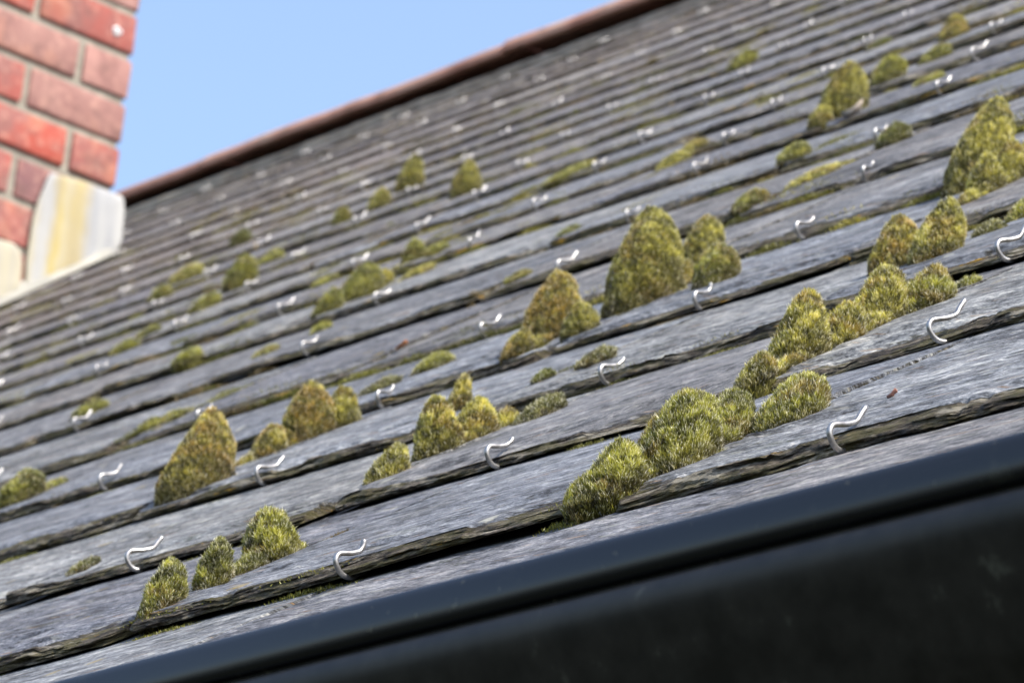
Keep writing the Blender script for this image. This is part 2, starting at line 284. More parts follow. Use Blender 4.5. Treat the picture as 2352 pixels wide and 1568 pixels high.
def mat_moss():
    m = NT('moss'); c = m.attr('col', 'Color')
    d = m.n('ShaderNodeBsdfDiffuse'); m.l(c, d.inputs[0])
    t = m.n('ShaderNodeBsdfTranslucent'); m.l(m.mix(1, c, (1.25, 1.15, .7), 'MULTIPLY'), t.inputs[0])
    mx = m.n('ShaderNodeMixShader'); mx.inputs[0].default_value = .42; m.l(d.outputs[0], mx.inputs[1]); m.l(t.outputs[0], mx.inputs[2])
    g = m.n('ShaderNodeBsdfGlossy'); g.inputs['Roughness'].default_value = .45
    m2 = m.n('ShaderNodeMixShader'); m2.inputs[0].default_value = .05; m.l(mx.outputs[0], m2.inputs[1]); m.l(g.outputs[0], m2.inputs[2])
    m.l(m2.outputs[0], m.out.inputs[0]); return m.m
def mat_moss_core():
    m = NT('moss_core'); g = m.n('ShaderNodeNewGeometry').outputs['Position']
    m.bsdf(m.ramp(m.noise(g, 900, 3), [(.35, (.030, .026, .008)), (.6, (.085, .082, .018))]), .9, 0, .2); return m.m
def mat_wire():
    m = NT('stainless_wire'); g = m.n('ShaderNodeTexCoord').outputs['Object']
    m.bsdf(m.ramp(m.noise(g, 300, 3), [(.35, (.24, .235, .23)), (.65, (.46, .46, .46))]), .33, .8, .5); return m.m
def mat_brick():
    m = NT('red_brick'); r = m.attr('rnd'); rs = m.n('ShaderNodeSeparateXYZ'); m.l(r, rs.inputs[0])
    lc = m.attr('lc')
    base = m.ramp(rs.outputs[0], [(0, (.33, .066, .046)), (.25, (.29, .088, .074)), (.45, (.235, .125, .108)), (.62, (.345, .195, .17)), (.8, (.29, .10, .085)), (1, (.15, .075, .08))])
    n1 = m.noise(m.mapping(lc, (14, 14, 14)), 1, 4, .6); n2 = m.noise(m.mapping(lc, (60, 60, 60)), 1, 4, .6); n3 = m.noise(m.mapping(lc, (9, 9, 9), (4, 4, 4)), 1, 3, .5)
    c = m.mix(m.ramp(n1, [(.42, 0), (.60, .8)]), base, (.21, .105, .095))
    c = m.mix(m.ramp(n3, [(.58, 0), (.68, .5)]), c, (.42, .19, .12))
    c = m.mix(m.ramp(n2, [(.5, 0), (.75, .5)]), c, (.48, .28, .22)); n4 = m.noise(m.mapping(lc, (30, 30, 30), (8, 1, 4)), 1, 5, .7)
    c = m.mix(m.ramp(n4, [(.54, 0), (.70, .6)]), c, (.13, .075, .065))
    m.bsdf(c, .85, 0, .3, m.bump(n2, .6, .002)); return m.m
def mat_simple(name, stops, scale, rough=.7, spec=.4, metal=0, bs=.3, bd=.001, detail=4, sc3=(1, 1, 1)):
    m = NT(name); g = m.n('ShaderNodeNewGeometry').outputs['Position']
    n = m.noise(m.mapping(g, sc3), scale, detail, .6)
    m.bsdf(m.ramp(n, stops), rough, metal, spec, m.bump(n, bs, bd)); return m.m
def mat_flashing():
    m = NT('painted_lead'); g = m.n('ShaderNodeNewGeometry').outputs['Position']
    n = m.noise(m.mapping(g, (1, 30, 3)), 1, 4, .6, .2); n2 = m.noise(g, 25, 4)
    sx = m.n('ShaderNodeSeparateXYZ'); m.l(g, sx.inputs[0])
    # yellow lichen run-off stain down the middle of the larger flashing piece
    b = m.ramp(m.math('ADD', m.math('MULTIPLY', m.math('SUBTRACT', sx.outputs[1], 2.98), 5.0), m.math('MULTIPLY', m.math('SUBTRACT', n2, .5), .12)),
               [(0, .35), (.04, .3), (.08, .06), (.14, .06), (.22, .85), (.30, .55), (.38, .8), (.45, .75), (.56, 0)])
    base = m.ramp(n, [(.35, (.27, .28, .295)), (.6, (.36, .365, .36))])
    st = m.ramp(n, [(.35, (.25, .20, .09)), (.5, (.31, .25, .11)), (.62, (.36, .28, .065))])
    m.bsdf(m.mix(b, base, st), .75, 0, .3, m.bump(n2, .3, .003)); return m.m
def mat_gutter():
    m = NT('black_plastic'); g = m.n('ShaderNodeNewGeometry').outputs['Position']
    d = m.ramp(m.noise(g, 55, 5, .7), [(.62, 0), (.70, 1)])
    film = m.noise(m.mapping(g, (3, 60, 60)), 1, 4, .6)
    spk = m.ramp(m.noise(m.mapping(g, (1, 1, 1), (3, 3, 3)), 260, 2, .5), [(.70, 0), (.76, 1)])
    c = m.mix(m.math('MULTIPLY', d, .5), m.ramp(film, [(.35, (.006, .0065, .008)), (.7, (.012, .0125, .014))]), (.035, .036, .028))
    c = m.mix(m.math('MULTIPLY', spk, .6), c, (.09, .085, .06))
    m.bsdf(c, m.ramp(film, [(.3, .20), (.7, .32)]), 0, .45, m.bump(film, .05, .001)); return m.m

M_SLATE = mat_slate(); M_MOSS = mat_moss(); M_CORE = mat_moss_core(); M_WIRE = mat_wire(); M_BRICK = mat_brick()
M_MORTAR = mat_simple('mortar', [(.3, (.19, .175, .145)), (.7, (.31, .29, .245))], 60, .9, .2, 0, .5, .002)
M_BED = mat_simple('ridge_mortar', [(.3, (.16, .14, .11)), (.7, (.40, .37, .30))], 18, .95, .2, 0, .6, .006)
def mat_terra():
    m = NT('terracotta'); g = m.n('ShaderNodeNewGeometry').outputs['Position']; oi = m.n('ShaderNodeObjectInfo').outputs['Random']
    n = m.noise(g, 9, 6, .65); n2 = m.noise(g, 30, 4, .6)
    c = m.ramp(n, [(.3, (.36, .18, .13)), (.5, (.55, .31, .23)), (.72, (.60, .44, .34))])
    c = m.mix(1, c, m.ramp(oi, [(0, (.75, .72, .72)), (.5, (1, 1, 1)), (1, (1.2, 1.12, 1.0))]), 'MULTIPLY')
    c = m.mix(m.ramp(n2, [(.55, 0), (.7, .6)]), c, (.11, .10, .06))
    m.bsdf(c, .9, 0, .2, m.bump(n, .5, .004)); return m.m
M_TERRA = mat_terra()
_unused = mat_simple('terracotta_plain', [(.3, (.34, .15, .10)), (.5, (.50, .25, .18)), (.72, (.56, .38, .28))], 7, .8, .3, 0, .4, .003, 6)
M_GBODY = mat_simple('weathered_plastic', [(.35, (.014, .0125, .010)), (.62, (.030, .027, .022)), (.72, (.10, .10, .075))], 75, .42, .32, 0, .1, .0008, 6)
M_FLASH = mat_flashing(); M_GUTTER = mat_gutter()
M_LEAD = mat_simple('weathered_lead', [(.3, (.22, .22, .20)), (.7, (.36, .35, .31))], 14, .8, .3, 0, .3, .002)
M_DARKWOOD = mat_simple('dark_board', [(.3, (.010, .010, .010)), (.7, (.022, .022, .02))], 30, .7, .3)
M_SOFFIT = mat_simple('soffit_paint', [(.3, (.04, .04, .04)), (.7, (.07, .07, .068))], 12, .7, .3)
M_FELT = mat_simple('roofing_felt', [(.3, (.012, .011, .010)), (.7, (.03, .028, .025))], 40, .95, .1)
M_WALL = mat_simple('brick_wall', [(.3, (.22, .08, .05)), (.7, (.34, .14, .09))], 9, .9, .2)
M_GRASS = mat_simple('lawn', [(.3, (.012, .014, .009)), (.7, (.022, .026, .015))], 3, .95, .1)

# ------------------------------------------------------------------ ground and house root
gv = np.array([[-900, -900, -2.7], [900, -900, -2.7], [900, 900, -2.7], [-900, 900, -2.7]])
tag(link('ground', mesh_from('ground', gv, [[[0, 1, 2, 3]]], [M_GRASS])), kind='structure')

house = bpy.data.objects.new('brick_house', None); COL.objects.link(house); house.location = (0, 0, 0)
tag(house, 'brick house with mossy slate roof, red brick chimney, terracotta ridge and black gutter', 'house')

U0, U1 = -36.0, 7.0           # the roof runs from beyond the chimney to past the right edge of the picture

# ------------------------------------------------------------------ slates
rng = random.Random(11)
SL = []                       # (course, uL, uR, s0, hook u)
for c in range(0, NC):
    off = 0.0 if c % 2 else 0.5
    js = []
    k0 = int(U0) - 1
    for k in range(k0, int(U1) + 2):
        uc = k + off                                      # hook position
        du, ds = HOOKDEV.get((c, uc), (rng.uniform(-.035, .035), rng.uniform(-.012, .012)))
        if (c, uc) not in HOOKDEV: du, ds = rng.gauss(0, .03), rng.gauss(0, .016)
        lim = .12
        du = max(-lim, min(lim, du)); ds = max(-.035, min(.035, ds))
        js.append((uc, uc + du, ds))
    jo = {}
    for k in range(k0, int(U1) + 3):
        uj = k - .5 + off
        jd = JOINTS.get((c, uj), rng.gauss(-.04, .03))
        jo[uj] = uj + max(-.16, min(.14, jd))
    for uc, uh, ds in js:
        uL, uR = jo[uc - .5], jo[uc + .5]
        if uR < U0 or uL > U1: continue
        SL.append((c, max(uL, U0), min(uR, U1), c * G + (DSC[c - 1] if c > 0 else .055) + ds, uh))

Vs, Q4, NG, LCs, RND, EDG, EV = [], [], {}, [], [], [], []
base_i = 0
TAIL = {}
for (c, uL, uR, s0, uh) in SL:
    r = random.Random(int(c * 1000 + round(uh * 10) + 50000))
    um = .5 * (uL + uR)
    pc = project(to_world(np.array([um, s0, 0.])))
    inframe = -500 < pc[0] < 2900 and -350 < pc[1] < 1950
    pxw = FPX * W / pc[2] * .4354 if pc[2] > 0 else 50
    if not inframe: nu, nv, nt = 5, 3, 3
    else:
        nu = int(min(330, max(10, pxw * .62))); nv = int(min(56, max(6, pxw * .075))); nt = int(min(16, max(4, pxw * .022)))
    gap = r.uniform(.011, .025)
    uLg, uRg = uL + gap * .5, uR - gap * .5
    u = np.linspace(uLg, uRg, nu)
    thk = r.uniform(.0195, .0265); lift = r.choice([-.002, 0, r.uniform(0, .002), r.uniform(0, .006)])
    tilt = r.gauss(0, .0045); sk = r.gauss(0, .012)
    ox, oy = r.uniform(0, 90), r.uniform(0, 90); ang = math.radians(r.gauss(-3, 7))
    top = min(2.12 * G, SR - .12 - s0)
    hid = np.array([top, 1.02 * G + (top - 1.02 * G) * .6, 1.02 * G + (top - 1.02 * G) * .2]) if top > 1.1 * G else np.array([top, top * .97, top * .94])
    far = np.linspace(min(1.02, top / G * .9) * G, .13, nv)
    bev = r.uniform(.018, .040)
    near = bev + (.13 - bev) * (np.linspace(1, 0, nt + 6)[1:] ** 1.5)
    x = np.r_[hid, far, near]
    t = (u - um)
    # tail line: gentle wander plus chips
    wander = .010 * fbm(u * 3 + ox, 0 * u + oy, 3) + .006 * fbm(u * 22 + ox, 0 * u + oy + 9, 4)
    chip = np.clip(fbm(u * 7 + ox, 0 * u + oy + 4, 5) - .04, 0, 1)          # where the top edge has flaked away
    chip2 = np.clip(fbm(u * 5 + ox + 31, 0 * u + oy + 14, 3) - .16, 0, 1)
    X = x[:, None] + 0 * u[None, :]
    U = 0 * x[:, None] + u[None, :]
    rel = .0030 * fbm(U * 2.2 + ox, X * 9 + oy, 5) + .0012 * fbm(U * 9 + ox, X * 60 + oy, 3, 5)
    lay = fbm(U * 2.6 + ox * 1.3, X * 15 + oy, 4, 9) + .22 - X * 1.3
    rel += -.0042 * np.clip((lay - .12) * 9, 0, 1) * (X < .4) - .0032 * np.clip((lay - .30) * 10, 0, 1) * (X < .3)
    flake = (chip * .9)[None, :]; wdt = (.02 + chip * .20)[None, :]
    rel += -np.clip(1 - X / wdt, 0, 1) * np.minimum(flake * .10, .011)
    N = -DROP * X / G + rel
    # tail face
    v = np.linspace(0, 1, nt + 1)[1:]
    VV = v[:, None] + 0 * u[None, :]; UU = 0 * v[:, None] + u[None, :]
    face = bev * (1 - VV) ** 1.2 + .014 * fbm(UU * 5 + ox, VV * 3.1 + oy, 5, 3) + .008 * fbm(UU * 24 + ox, VV * 6 + oy, 4, 6) - .006 * np.sin(VV * math.pi) + .004 * VV
    face += .012 * chip2[None, :] * (VV > .5)
    ntop = N[-1][None, :]
    NF = ntop * (1 - VV) + (-thk - .002 * chip2[None, :]) * VV
    # bottom back
    xb = np.array([.06, .3 * top, .7 * top, top])
    NB = (-thk - DROP * xb / G)[:, None] + 0 * u[None, :]
    XX = np.concatenate([X, face, xb[:, None] + 0 * u[None, :]]); NN = np.concatenate([N, NF, NB])
    tailw = np.clip(1 - XX / .5, 0, 1)
    SS = s0 + XX + wander[None, :] * np.clip(1 - XX / .2, 0, 1) + sk * t[None, :] * tailw
    jag = .0045 * fbm(XX * 30 + ox, 0 * XX + 3.3, 4)
    UUx = u[None, :] + 0 * XX
    UUx[:, 0] += jag[:, 0]; UUx[:, -1] += .0045 * fbm(XX[:, -1] * 30 + oy, 0 * XX[:, -1] + 8.1, 4)
    # rounded lower corners
    cr = np.clip(1 - np.minimum(u - uLg, uRg - u) / .035, 0, 1) ** 2 * r.uniform(.010, .040)
    SS += cr[None, :] * np.clip(1 - XX / .08, 0, 1)
    NN = NN + (lift + tilt * t[None, :]) * np.clip(1 - XX / (1.1 * G), 0, 1) + sag(SS)
    nr = XX.shape[0]
    P3 = np.stack([UUx, SS, NN], -1)
    Vs.append(to_world(P3).reshape(-1, 3))
    ca, sa = math.cos(ang), math.sin(ang)
    LCs.append(np.stack([U_ := (UUx * ca + XX * sa) + ox * 3, (-UUx * sa + XX * ca) + oy * 3, 0 * XX + ox], -1).reshape(-1, 3))
    age = min(1, max(0, (c - 6) / 14))
    RND.append(np.tile([r.random(), r.random(), age], (XX.size, 1)))
    e = np.zeros_like(XX)
    e[len(x):len(x) + nt] = 1; e[len(x) + nt:] = 1
    e[:len(x)] = np.clip(1 - X / (.012 + .30 * chip[None, :]), 0, 1) * .95
    sd = .35 * (XX < 1.0 * G)
    e[:, 0] = np.maximum(e[:, 0], sd[:, 0]); e[:, -1] = np.maximum(e[:, -1], sd[:, -1])
    EDG.append(e.ravel()); EV.append(np.stack([UUx + ox * 2, NN * 1.0 + XX * .6 + oy, SS], -1).reshape(-1, 3))
    ii = base_i + np.arange(nr * nu).reshape(nr, nu)
    a = ii[:-1, :-1]; b = ii[:-1, 1:]; d = ii[1:, :-1]; f = ii[1:, 1:]
    Q4.append(np.stack([a, d, f, b], -1).reshape(-1, 4))
    a = ii[-1]; b = ii[0]
    Q4.append(np.stack([a[:-1], b[:-1], b[1:], a[1:]], -1))
    NG.setdefault(nr, []).append(ii[:, 0]); NG.setdefault(nr, []).append(ii[::-1, -1])
    base_i += nr * nu
    TAIL[(c, round(uh, 3))] = (s0 + float(np.interp(uh, u, wander)) + sk * (uh - um), lift + tilt * (uh - um))
me = mesh_from('roof', np.concatenate(Vs), [np.concatenate(Q4)] + [np.array(v) for v in NG.values()], [M_SLATE], True, None,
    {'lc': ('FLOAT_VECTOR', np.concatenate(LCs)), 'rnd': ('FLOAT_VECTOR', np.concatenate(RND)), 'edge': ('FLOAT', np.concatenate(EDG)), 'ev': ('FLOAT_VECTOR', np.concatenate(EV))})
try: me.set_sharp_from_angle(angle=math.radians(50))
except Exception: pass
roof = link('roof', me, house)
tag(roof, 'grey slate roof slope with wire hooks, rough dark tail edges and moss in its joints')
def box_v(x0, x1, y0, y1, z0, z1):
    return np.array([[x, y, z] for x in (x0, x1) for y in (y0, y1) for z in (z0, z1)], float)
BOXF = np.array([[0, 1, 3, 2], [4, 6, 7, 5], [0, 4, 5, 1], [2, 3, 7, 6], [0, 2, 6, 4], [1, 5, 7, 3]])
def roof_box(u0, u1, s0, s1, n0, n1): return to_world(box_v(u0, u1, s0, s1, n0, n1))
link('underlay', mesh_from('underlay', roof_box(U0, U1, .1, SR, -.16, -.12), [BOXF], [M_FELT], False), roof)

# ------------------------------------------------------------------ slate hooks
def tube(path, rad, ns=10, mat=None, name='slate_hook'):
    P = np.array(path, float); n = len(P); Vt = []
    T = np.gradient(P, axis=0); T /= np.linalg.norm(T, axis=1)[:, None]
    for i in range(n):
        bx = np.array([1., 0, 0]); nz = np.cross(T[i], bx); nz /= np.linalg.norm(nz)
        rr = rad * (1 if 0 < i < n - 1 else .72)
        for k in range(ns):
            a = 2 * math.pi * k / ns; Vt.append(P[i] + rr * (math.cos(a) * bx + math.sin(a) * nz))
    F = [[i * ns + k, i * ns + (k + 1) % ns, (i + 1) * ns + (k + 1) % ns, (i + 1) * ns + k] for i in range(n - 1) for k in range(ns)]
    caps = [list(range(ns))[::-1], [(n - 1) * ns + k for k in range(ns)]]
    return mesh_from(name, Vt, [F, caps], [mat or M_WIRE], True)
def spline(pts, m=6):
    P = np.array(pts, float); Q = []
    Pp = np.vstack([2 * P[0] - P[1], P, 2 * P[-1] - P[-2]])
    for i in range(1, len(Pp) - 2):
        for t in np.linspace(0, 1, m, endpoint=False):
            a, b, c_, d = Pp[i - 1], Pp[i], Pp[i + 1], Pp[i + 2]
            Q.append(.5 * ((2 * b) + (c_ - a) * t + (2 * a - 5 * b + 4 * c_ - d) * t * t + (-a + 3 * b - 3 * c_ + d) * t ** 3))
    Q.append(P[-1]); return np.array(Q)
def hook_mesh(v):
    r = random.Random(v)
    k = r.uniform(.88, 1.1); tp = r.uniform(.6, 1.25); sw = r.uniform(-.006, .006)
    # (s, n) profile in slate widths: shank under the slate, round the tail, over the top, kicked-up tip
    pr = [(.05, -.029), (.015, -.029), (.003, -.0265), (-.008, -.018), (-.012, -.004), (-.009, .008), (0, .0135), (.010, .0118), (.025, .0062), (.040, .0028), (.048, .0030), (.058, .0070 * tp), (.070 * k, .0135 * tp)]
    pts = [(sw * max(0, s_) * 8, s_ if s_ < 0 else s_ * k, n_) for s_, n_ in pr]
    P = spline(pts, 4) * W * .93
    R = np.stack([P[:, 0], P[:, 1] * CT - P[:, 2] * ST, P[:, 1] * ST + P[:, 2] * CT], 1)
    return tube(R, .00118, 10)
HM = [hook_mesh(v) for v in range(9)]
hooks = []
for (c, uL, uR, s0, uh) in SL:
    ts, tl = TAIL[(c, round(uh, 3))]
    if c < 1 or not (U0 + .3 < uh < U1 - .3): continue
    pos = to_world(np.array([uh, ts, float(sag(ts)) + tl + .001]))
    if pos[0] < -4.50 and 2.08 < pos[1] < 3.2: continue         # under the chimney
    pr = project(pos)
    if -120 < pr[0] < 2500 and -60 < pr[1] < 1600 and pr[2] > 0: hooks.append((pr[2], pos, c))
hooks.sort(key=lambda a: a[0])
rr = random.Random(5)
def small(me_list, positions, name, mat):
    Va, Fa, base = [], [], 0
    for pos in positions:
        m_ = rr.choice(me_list)
        co = np.empty(len(m_.vertices) * 3, np.float32); m_.vertices.foreach_get('co', co); co = co.reshape(-1, 3)
        Va.append(co + pos)
        Fa.append(np.array([list(p_.vertices) for p_ in m_.polygons if len(p_.vertices) == 4]) + base); base += len(co)
    return mesh_from(name, np.concatenate(Va), [np.concatenate(Fa)], [mat], True)
proto = None
for k, (d_, pos, c) in enumerate(hooks[:100]):
    if proto is None:
        proto = link('slate_hook', HM[0], roof, pos); ob = proto
    else:
        ob = proto.copy(); ob.data = HM[k % len(HM)]; COL.objects.link(ob); ob.parent = roof; ob.location = pos
        ob.rotation_euler = (rr.uniform(-.05, .05), 0, rr.gauss(0, .14))
if len(hooks) > 100:
    o = link('slate_hook_group', small(HM, [h_[1] for h_ in hooks[100:]], 'distant_slate_hooks', M_WIRE), roof); o['kind'] = 'stuff'

# ------------------------------------------------------------------ ridge
def ridge_tile_mesh(L, k):
    r = random.Random(k); nx = 14
    th = .04; po = []
    # half-round section in (s, n), legs turned to follow both slopes; the axis is level
    for q in np.linspace(-96, 96, 22):
        a_ = math.radians(q) ; y_ = .28 * math.sin(a_); z_ = .105 * math.cos(a_)
        po.append((y_ * CT + z_ * ST - .02, -y_ * ST + z_ * CT))
    po = np.array(po)
    pi_ = po.copy()
    tg = np.gradient(po, axis=0); tg /= np.linalg.norm(tg, axis=1)[:, None]; nn = np.stack([-tg[:, 1], tg[:, 0]], 1)
    po2 = po + nn * th
    ring = np.vstack([po2, po[::-1]]); m = len(ring); Vt = []
    for i in range(nx):
        x = L * i / (nx - 1)
        for (s_, n_) in ring:
            w_ = .006 * vnoise(np.array([x * 3 + k * 7.]), np.array([s_ * 4.]))[0]
            Vt.append((x, s_, n_ + w_))
    Vt = to_world(np.array(Vt))
    F = [[i * m + j, i * m + (j + 1) % m, (i + 1) * m + (j + 1) % m, (i + 1) * m + j] for i in range(nx - 1) for j in range(m)]
    return mesh_from('ridge_tile', Vt, [F, [list(range(m))[::-1], [(nx - 1) * m + j for j in range(m)]]], [M_TERRA], True)
RT = [ridge_tile_mesh(1.585, k) for k in range(5)]
for me_ in RT:
    try: me_.set_sharp_from_angle(angle=math.radians(45))
    except Exception: pass
u = U0; k = 0; proto = None; r = random.Random(3)
while u < U1 - 1:
    pos = to_world(np.array([u, SR - .13 + r.uniform(-.02, .02), float(sag(SR)) - .050 + r.uniform(-.014, .014)]))
    if proto is None: proto = ob = link('ridge_tile', RT[0], roof, pos)
    else:
        ob = proto.copy(); ob.data = RT[k % 5]; COL.objects.link(ob); ob.parent = roof; ob.location = pos
    ob.rotation_euler = (r.uniform(-.01, .01), r.uniform(-.006, .006), 0)
    u += 1.6; k += 1
# mortar bedding that squeezes out under the ridge tiles, in lumps
uu = np.linspace(U0, U1, 1500); prof = []
lump = .05 + .05 * np.clip(fbm(uu * 2.3, 0 * uu, 4) + .3, 0, 1)
ss = [(-.30, .025), (-.40, .030), (-.44, .012), (-.46, -.04)]
Vb = np.stack([np.stack([uu, SR + s_ - lump * (j > 0) * (.5 if j < 2 else 1) + .012 * fbm(uu * 9, 0 * uu + j, 3), float(sag(SR)) + n_ + .010 * fbm(uu * 12, 0 * uu + 5 + j, 3)], -1) for j, (s_, n_) in enumerate(ss)])
ii = np.arange(Vb.shape[0] * len(uu)).reshape(Vb.shape[0], len(uu))
link('ridge_mortar', mesh_from('ridge_mortar', to_world(Vb.reshape(-1, 3)), [np.stack([ii[:-1, :-1], ii[1:, :-1], ii[1:, 1:], ii[:-1, 1:]], -1).reshape(-1, 4)], [M_BED], True), roof)
# far slope
ap = to_world(np.array([0, SR, .0])); yr, zr = ap[1], ap[2]
bv = np.array([[U0 * W, yr, zr], [U1 * W, yr, zr], [U1 * W, yr * 2, 0], [U0 * W, yr * 2, 0], [U0 * W, yr, zr - .08], [U1 * W, yr, zr - .08], [U1 * W, yr * 2, -.08], [U0 * W, yr * 2, -.08]])
link('far_slope', mesh_from('far_slope', bv, [[[0, 1, 2, 3], [7, 6, 5, 4], [2, 6, 7, 3], [0, 3, 7, 4], [1, 5, 6, 2]]], [mat_simple('far_slates', [(.3, (.08, .08, .09)), (.7, (.16, .16, .17))], 8)], False), roof)

# ------------------------------------------------------------------ eaves, gutter, wall
X0, X1 = U0 * W, U1 * W
def extrude(name, prof, mat, parent, x0=X0, x1=X1, nx=2, smooth=True):
    prof = np.array(prof, float); m = len(prof); xs = np.linspace(x0, x1, nx)
    Vt = np.array([[x, y, z] for x in xs for y, z in prof])
    F = [[i * m + j, (i + 1) * m + j, (i + 1) * m + (j + 1) % m, i * m + (j + 1) % m] for i in range(nx - 1) for j in range(m)]
    me_ = mesh_from(name, Vt, [F, [list(range(m)), [(nx - 1) * m + j for j in range(m)][::-1]]], [mat], smooth)
    try: me_.set_sharp_from_angle(angle=math.radians(35))
    except Exception: pass
    return link(name, me_, parent)
ly, lz = -.1200, -.0108       # top of the gutter's front lip
outer = [(ly + .0045, lz - .0022), (ly + .0030, lz - .0004), (ly + .0012, lz), (ly + .0002, lz - .0010), (ly - .0004, lz - .0030), (ly - .0008, lz - .0075), (ly - .0006, lz - .0112), (ly + .0002, lz - .0126), (ly + .0014, lz - .0132), (ly + .0030, lz - .0134), (ly + .0036, lz - .0146)]
body = [(ly + .0026, lz - .0146), (ly + .0004, lz - .0156), (ly - .0012, lz - .0180), (ly - .0014, lz - .0212), (ly - .0002, lz - .0255), (ly + .0036, lz - .0325), (ly + .0100, lz - .0430), (ly + .0190, lz - .0560), (ly + .0330, lz - .0700), (ly + .0560, lz - .0790), (ly + .0800, lz - .0740), (ly + .0990, lz - .0580), (ly + .1080, lz - .0380), (ly + .1100, lz - .0160)]
def smooth2(pts, m=5):
    P = np.array(pts); Pp = np.vstack([2 * P[0] - P[1], P, 2 * P[-1] - P[-2]]); Q = []
    for i in range(1, len(Pp) - 2):
        a, b, c_, d = Pp[i - 1:i + 3]
        for t in np.linspace(0, 1, m, endpoint=False):
            Q.append(.5 * (2 * b + (c_ - a) * t + (2 * a - 5 * b + 4 * c_ - d) * t * t + (-a + 3 * b - 3 * c_ + d) * t ** 3))
    Q.append(P[-1]); return np.array(Q)
bo = smooth2(body); outer += [tuple(q_) for q_ in bo]
tg_ = np.gradient(bo, axis=0); tg_ /= np.linalg.norm(tg_, axis=1)[:, None]
inner = [tuple(q_) for q_ in (bo + np.stack([-tg_[:, 1], tg_[:, 0]], 1) * .0022)[::-1]]
inner += [(ly + .0062, lz - .0130), (ly + .0058, lz - .0060)]
gut = extrude('gutter', outer + inner, M_GUTTER, house, nx=60)
gut.data.materials.append(M_GBODY)
npf = len(outer) + len(inner); n0_ = len(outer) - len(bo)
for p_ in gut.data.polygons:
    if len(p_.vertices) == 4 and (min(v_ % npf for v_ in p_.vertices) >= n0_) and max(v_ % npf for v_ in p_.vertices) < len(outer): p_.material_index = 1
tag(gut, 'black plastic half round gutter with a flat front lip')
link('fascia', mesh_from('fascia', box_v(X0, X1, .004, .024, -.190, -.034), [BOXF], [M_DARKWOOD], False), house)
link('soffit', mesh_from('soffit', box_v(X0, X1, .004, .262, -.202, -.190), [BOXF], [M_SOFFIT], False), house)
link('wall', mesh_from('wall', box_v(X0 + .2, X1 - .2, .262, yr * 2 - .3, -2.7, -.196), [BOXF], [M_WALL], False), house)

# ------------------------------------------------------------------ chimney
XF = -4.5697; YC = 3.134; RH = .0788
ZB = 2.5605                    # bottom of one brick row, measured
def brick_template():
    bm = bmesh.new(); bmesh.ops.create_cube(bm, size=1)
    return bm
def add_bricks():
    bm = bmesh.new(); bmesh.ops.create_cube(bm, size=1)
    bmesh.ops.scale(bm, vec=(.1, .2, .07), verts=bm.verts)
    bmesh.ops.bevel(bm, geom=bm.edges[:], offset=.005, segments=2, affect='EDGES', profile=.6)
    bm.verts.ensure_lookup_table()
    T = np.array([v.co[:] for v in bm.verts]); FT = [[v.index for v in f.verts] for f in bm.faces]; bm.free()
    sg = np.sign(T); rest = np.abs(T) - np.array([.05, .1, .035])
    Vb, F3, F4, LC, RN, base = [], [], [], [], [], 0
    r = random.Random(21)
    def brick(x0, x1, y0, y1, z0, z1, rv):
        nonlocal base
        h = np.array([x1 - x0, y1 - y0, z1 - z0]) / 2; cc = np.array([x0 + x1, y0 + y1, z0 + z1]) / 2
        P = sg * (h + rest) + cc + (np.random.RandomState(r.randrange(9999)).rand(len(T), 3) - .5) * .0018
        Vb.append(P); o = r.uniform(0, 50)
        LC.append(P + o); RN.append(np.tile([rv, r.random(), 0], (len(P), 1)))
        for f in FT: (F3 if len(f) == 3 else F4).append([i + base for i in f])
        base += len(P)
    DX, DY = .56, 1.02        # chimney depth along the ridge and length up the slope
    j = .0125; S_, H_ = .203, .106
    nrow = 31
    tone = {0: [.72, .8, .55], 1: [.62, .5, .9], 2: [.40, .05], 3: [.2, .8, .25], -1: [.99, .28], -2: [.75]}
    for k in range(-20, 14):
        z0 = ZB + (k) * RH; z1 = z0 + RH - j
        stretcher_corner = (k % 2 == 0)
        out = .0 if k < 12 else .03
        y = YC + out; n = 0; yend = YC - DY - out
        first = True
        while y > yend + .03:
            L = (S_ if stretcher_corner else H_) if first else S_
            y0 = max(yend, y - L + j)
            rv = TONE.get((k, n), None)
            if rv is None: rv = r.random()
            w = S_ - j if (first and not stretcher_corner) else H_ - j
            brick(XF - w + out + r.uniform(-.0012, .0012), XF + out + r.uniform(-.0012, .0012), y0, y, z0, z1, rv)
            if k > -4: brick(XF - DX - out, XF - DX - out + H_ - j, y0, y, z0, z1, r.random())
            y -= L; first = False; n += 1
        x = XF + out - ((H_ if stretcher_corner else S_))
        while x > XF - DX + .12:
            x0 = max(XF - DX + H_ - out, x - S_ + j)
            if x - x0 > .03:
                brick(x0, x, YC - H_ + j + out, YC + out, z0, z1, r.random())
                brick(x0, x, YC - DY - out, YC - DY - out + H_ - j, z0, z1, r.random())
            x -= S_
    me_ = mesh_from('chimney', np.concatenate(Vb), [np.array(F3), np.array(F4)], [M_BRICK], True, None, {'lc': ('FLOAT_VECTOR', np.concatenate(LC)), 'rnd': ('FLOAT_VECTOR', np.concatenate(RN))})
    try: me_.set_sharp_from_angle(angle=math.radians(60))
    except Exception: pass
    return me_, DX, DY
TONE = {(3, 0): .62, (3, 1): .25, (2, 0): .22, (2, 1): .06, (1, 0): .64, (1, 1): .50, (0, 0): .52, (0, 1): .20, (-1, 0): .28, (-1, 1): .03, (-2, 0): .99, (-2, 1): .2, (-3, 1): .30, (-3, 2): .25}
chm, DX, DY = add_bricks()
chim = link('chimney', chm, house); tag(chim, 'red brick chimney with recessed pale mortar and white painted flashing at its foot')
mi = .0058
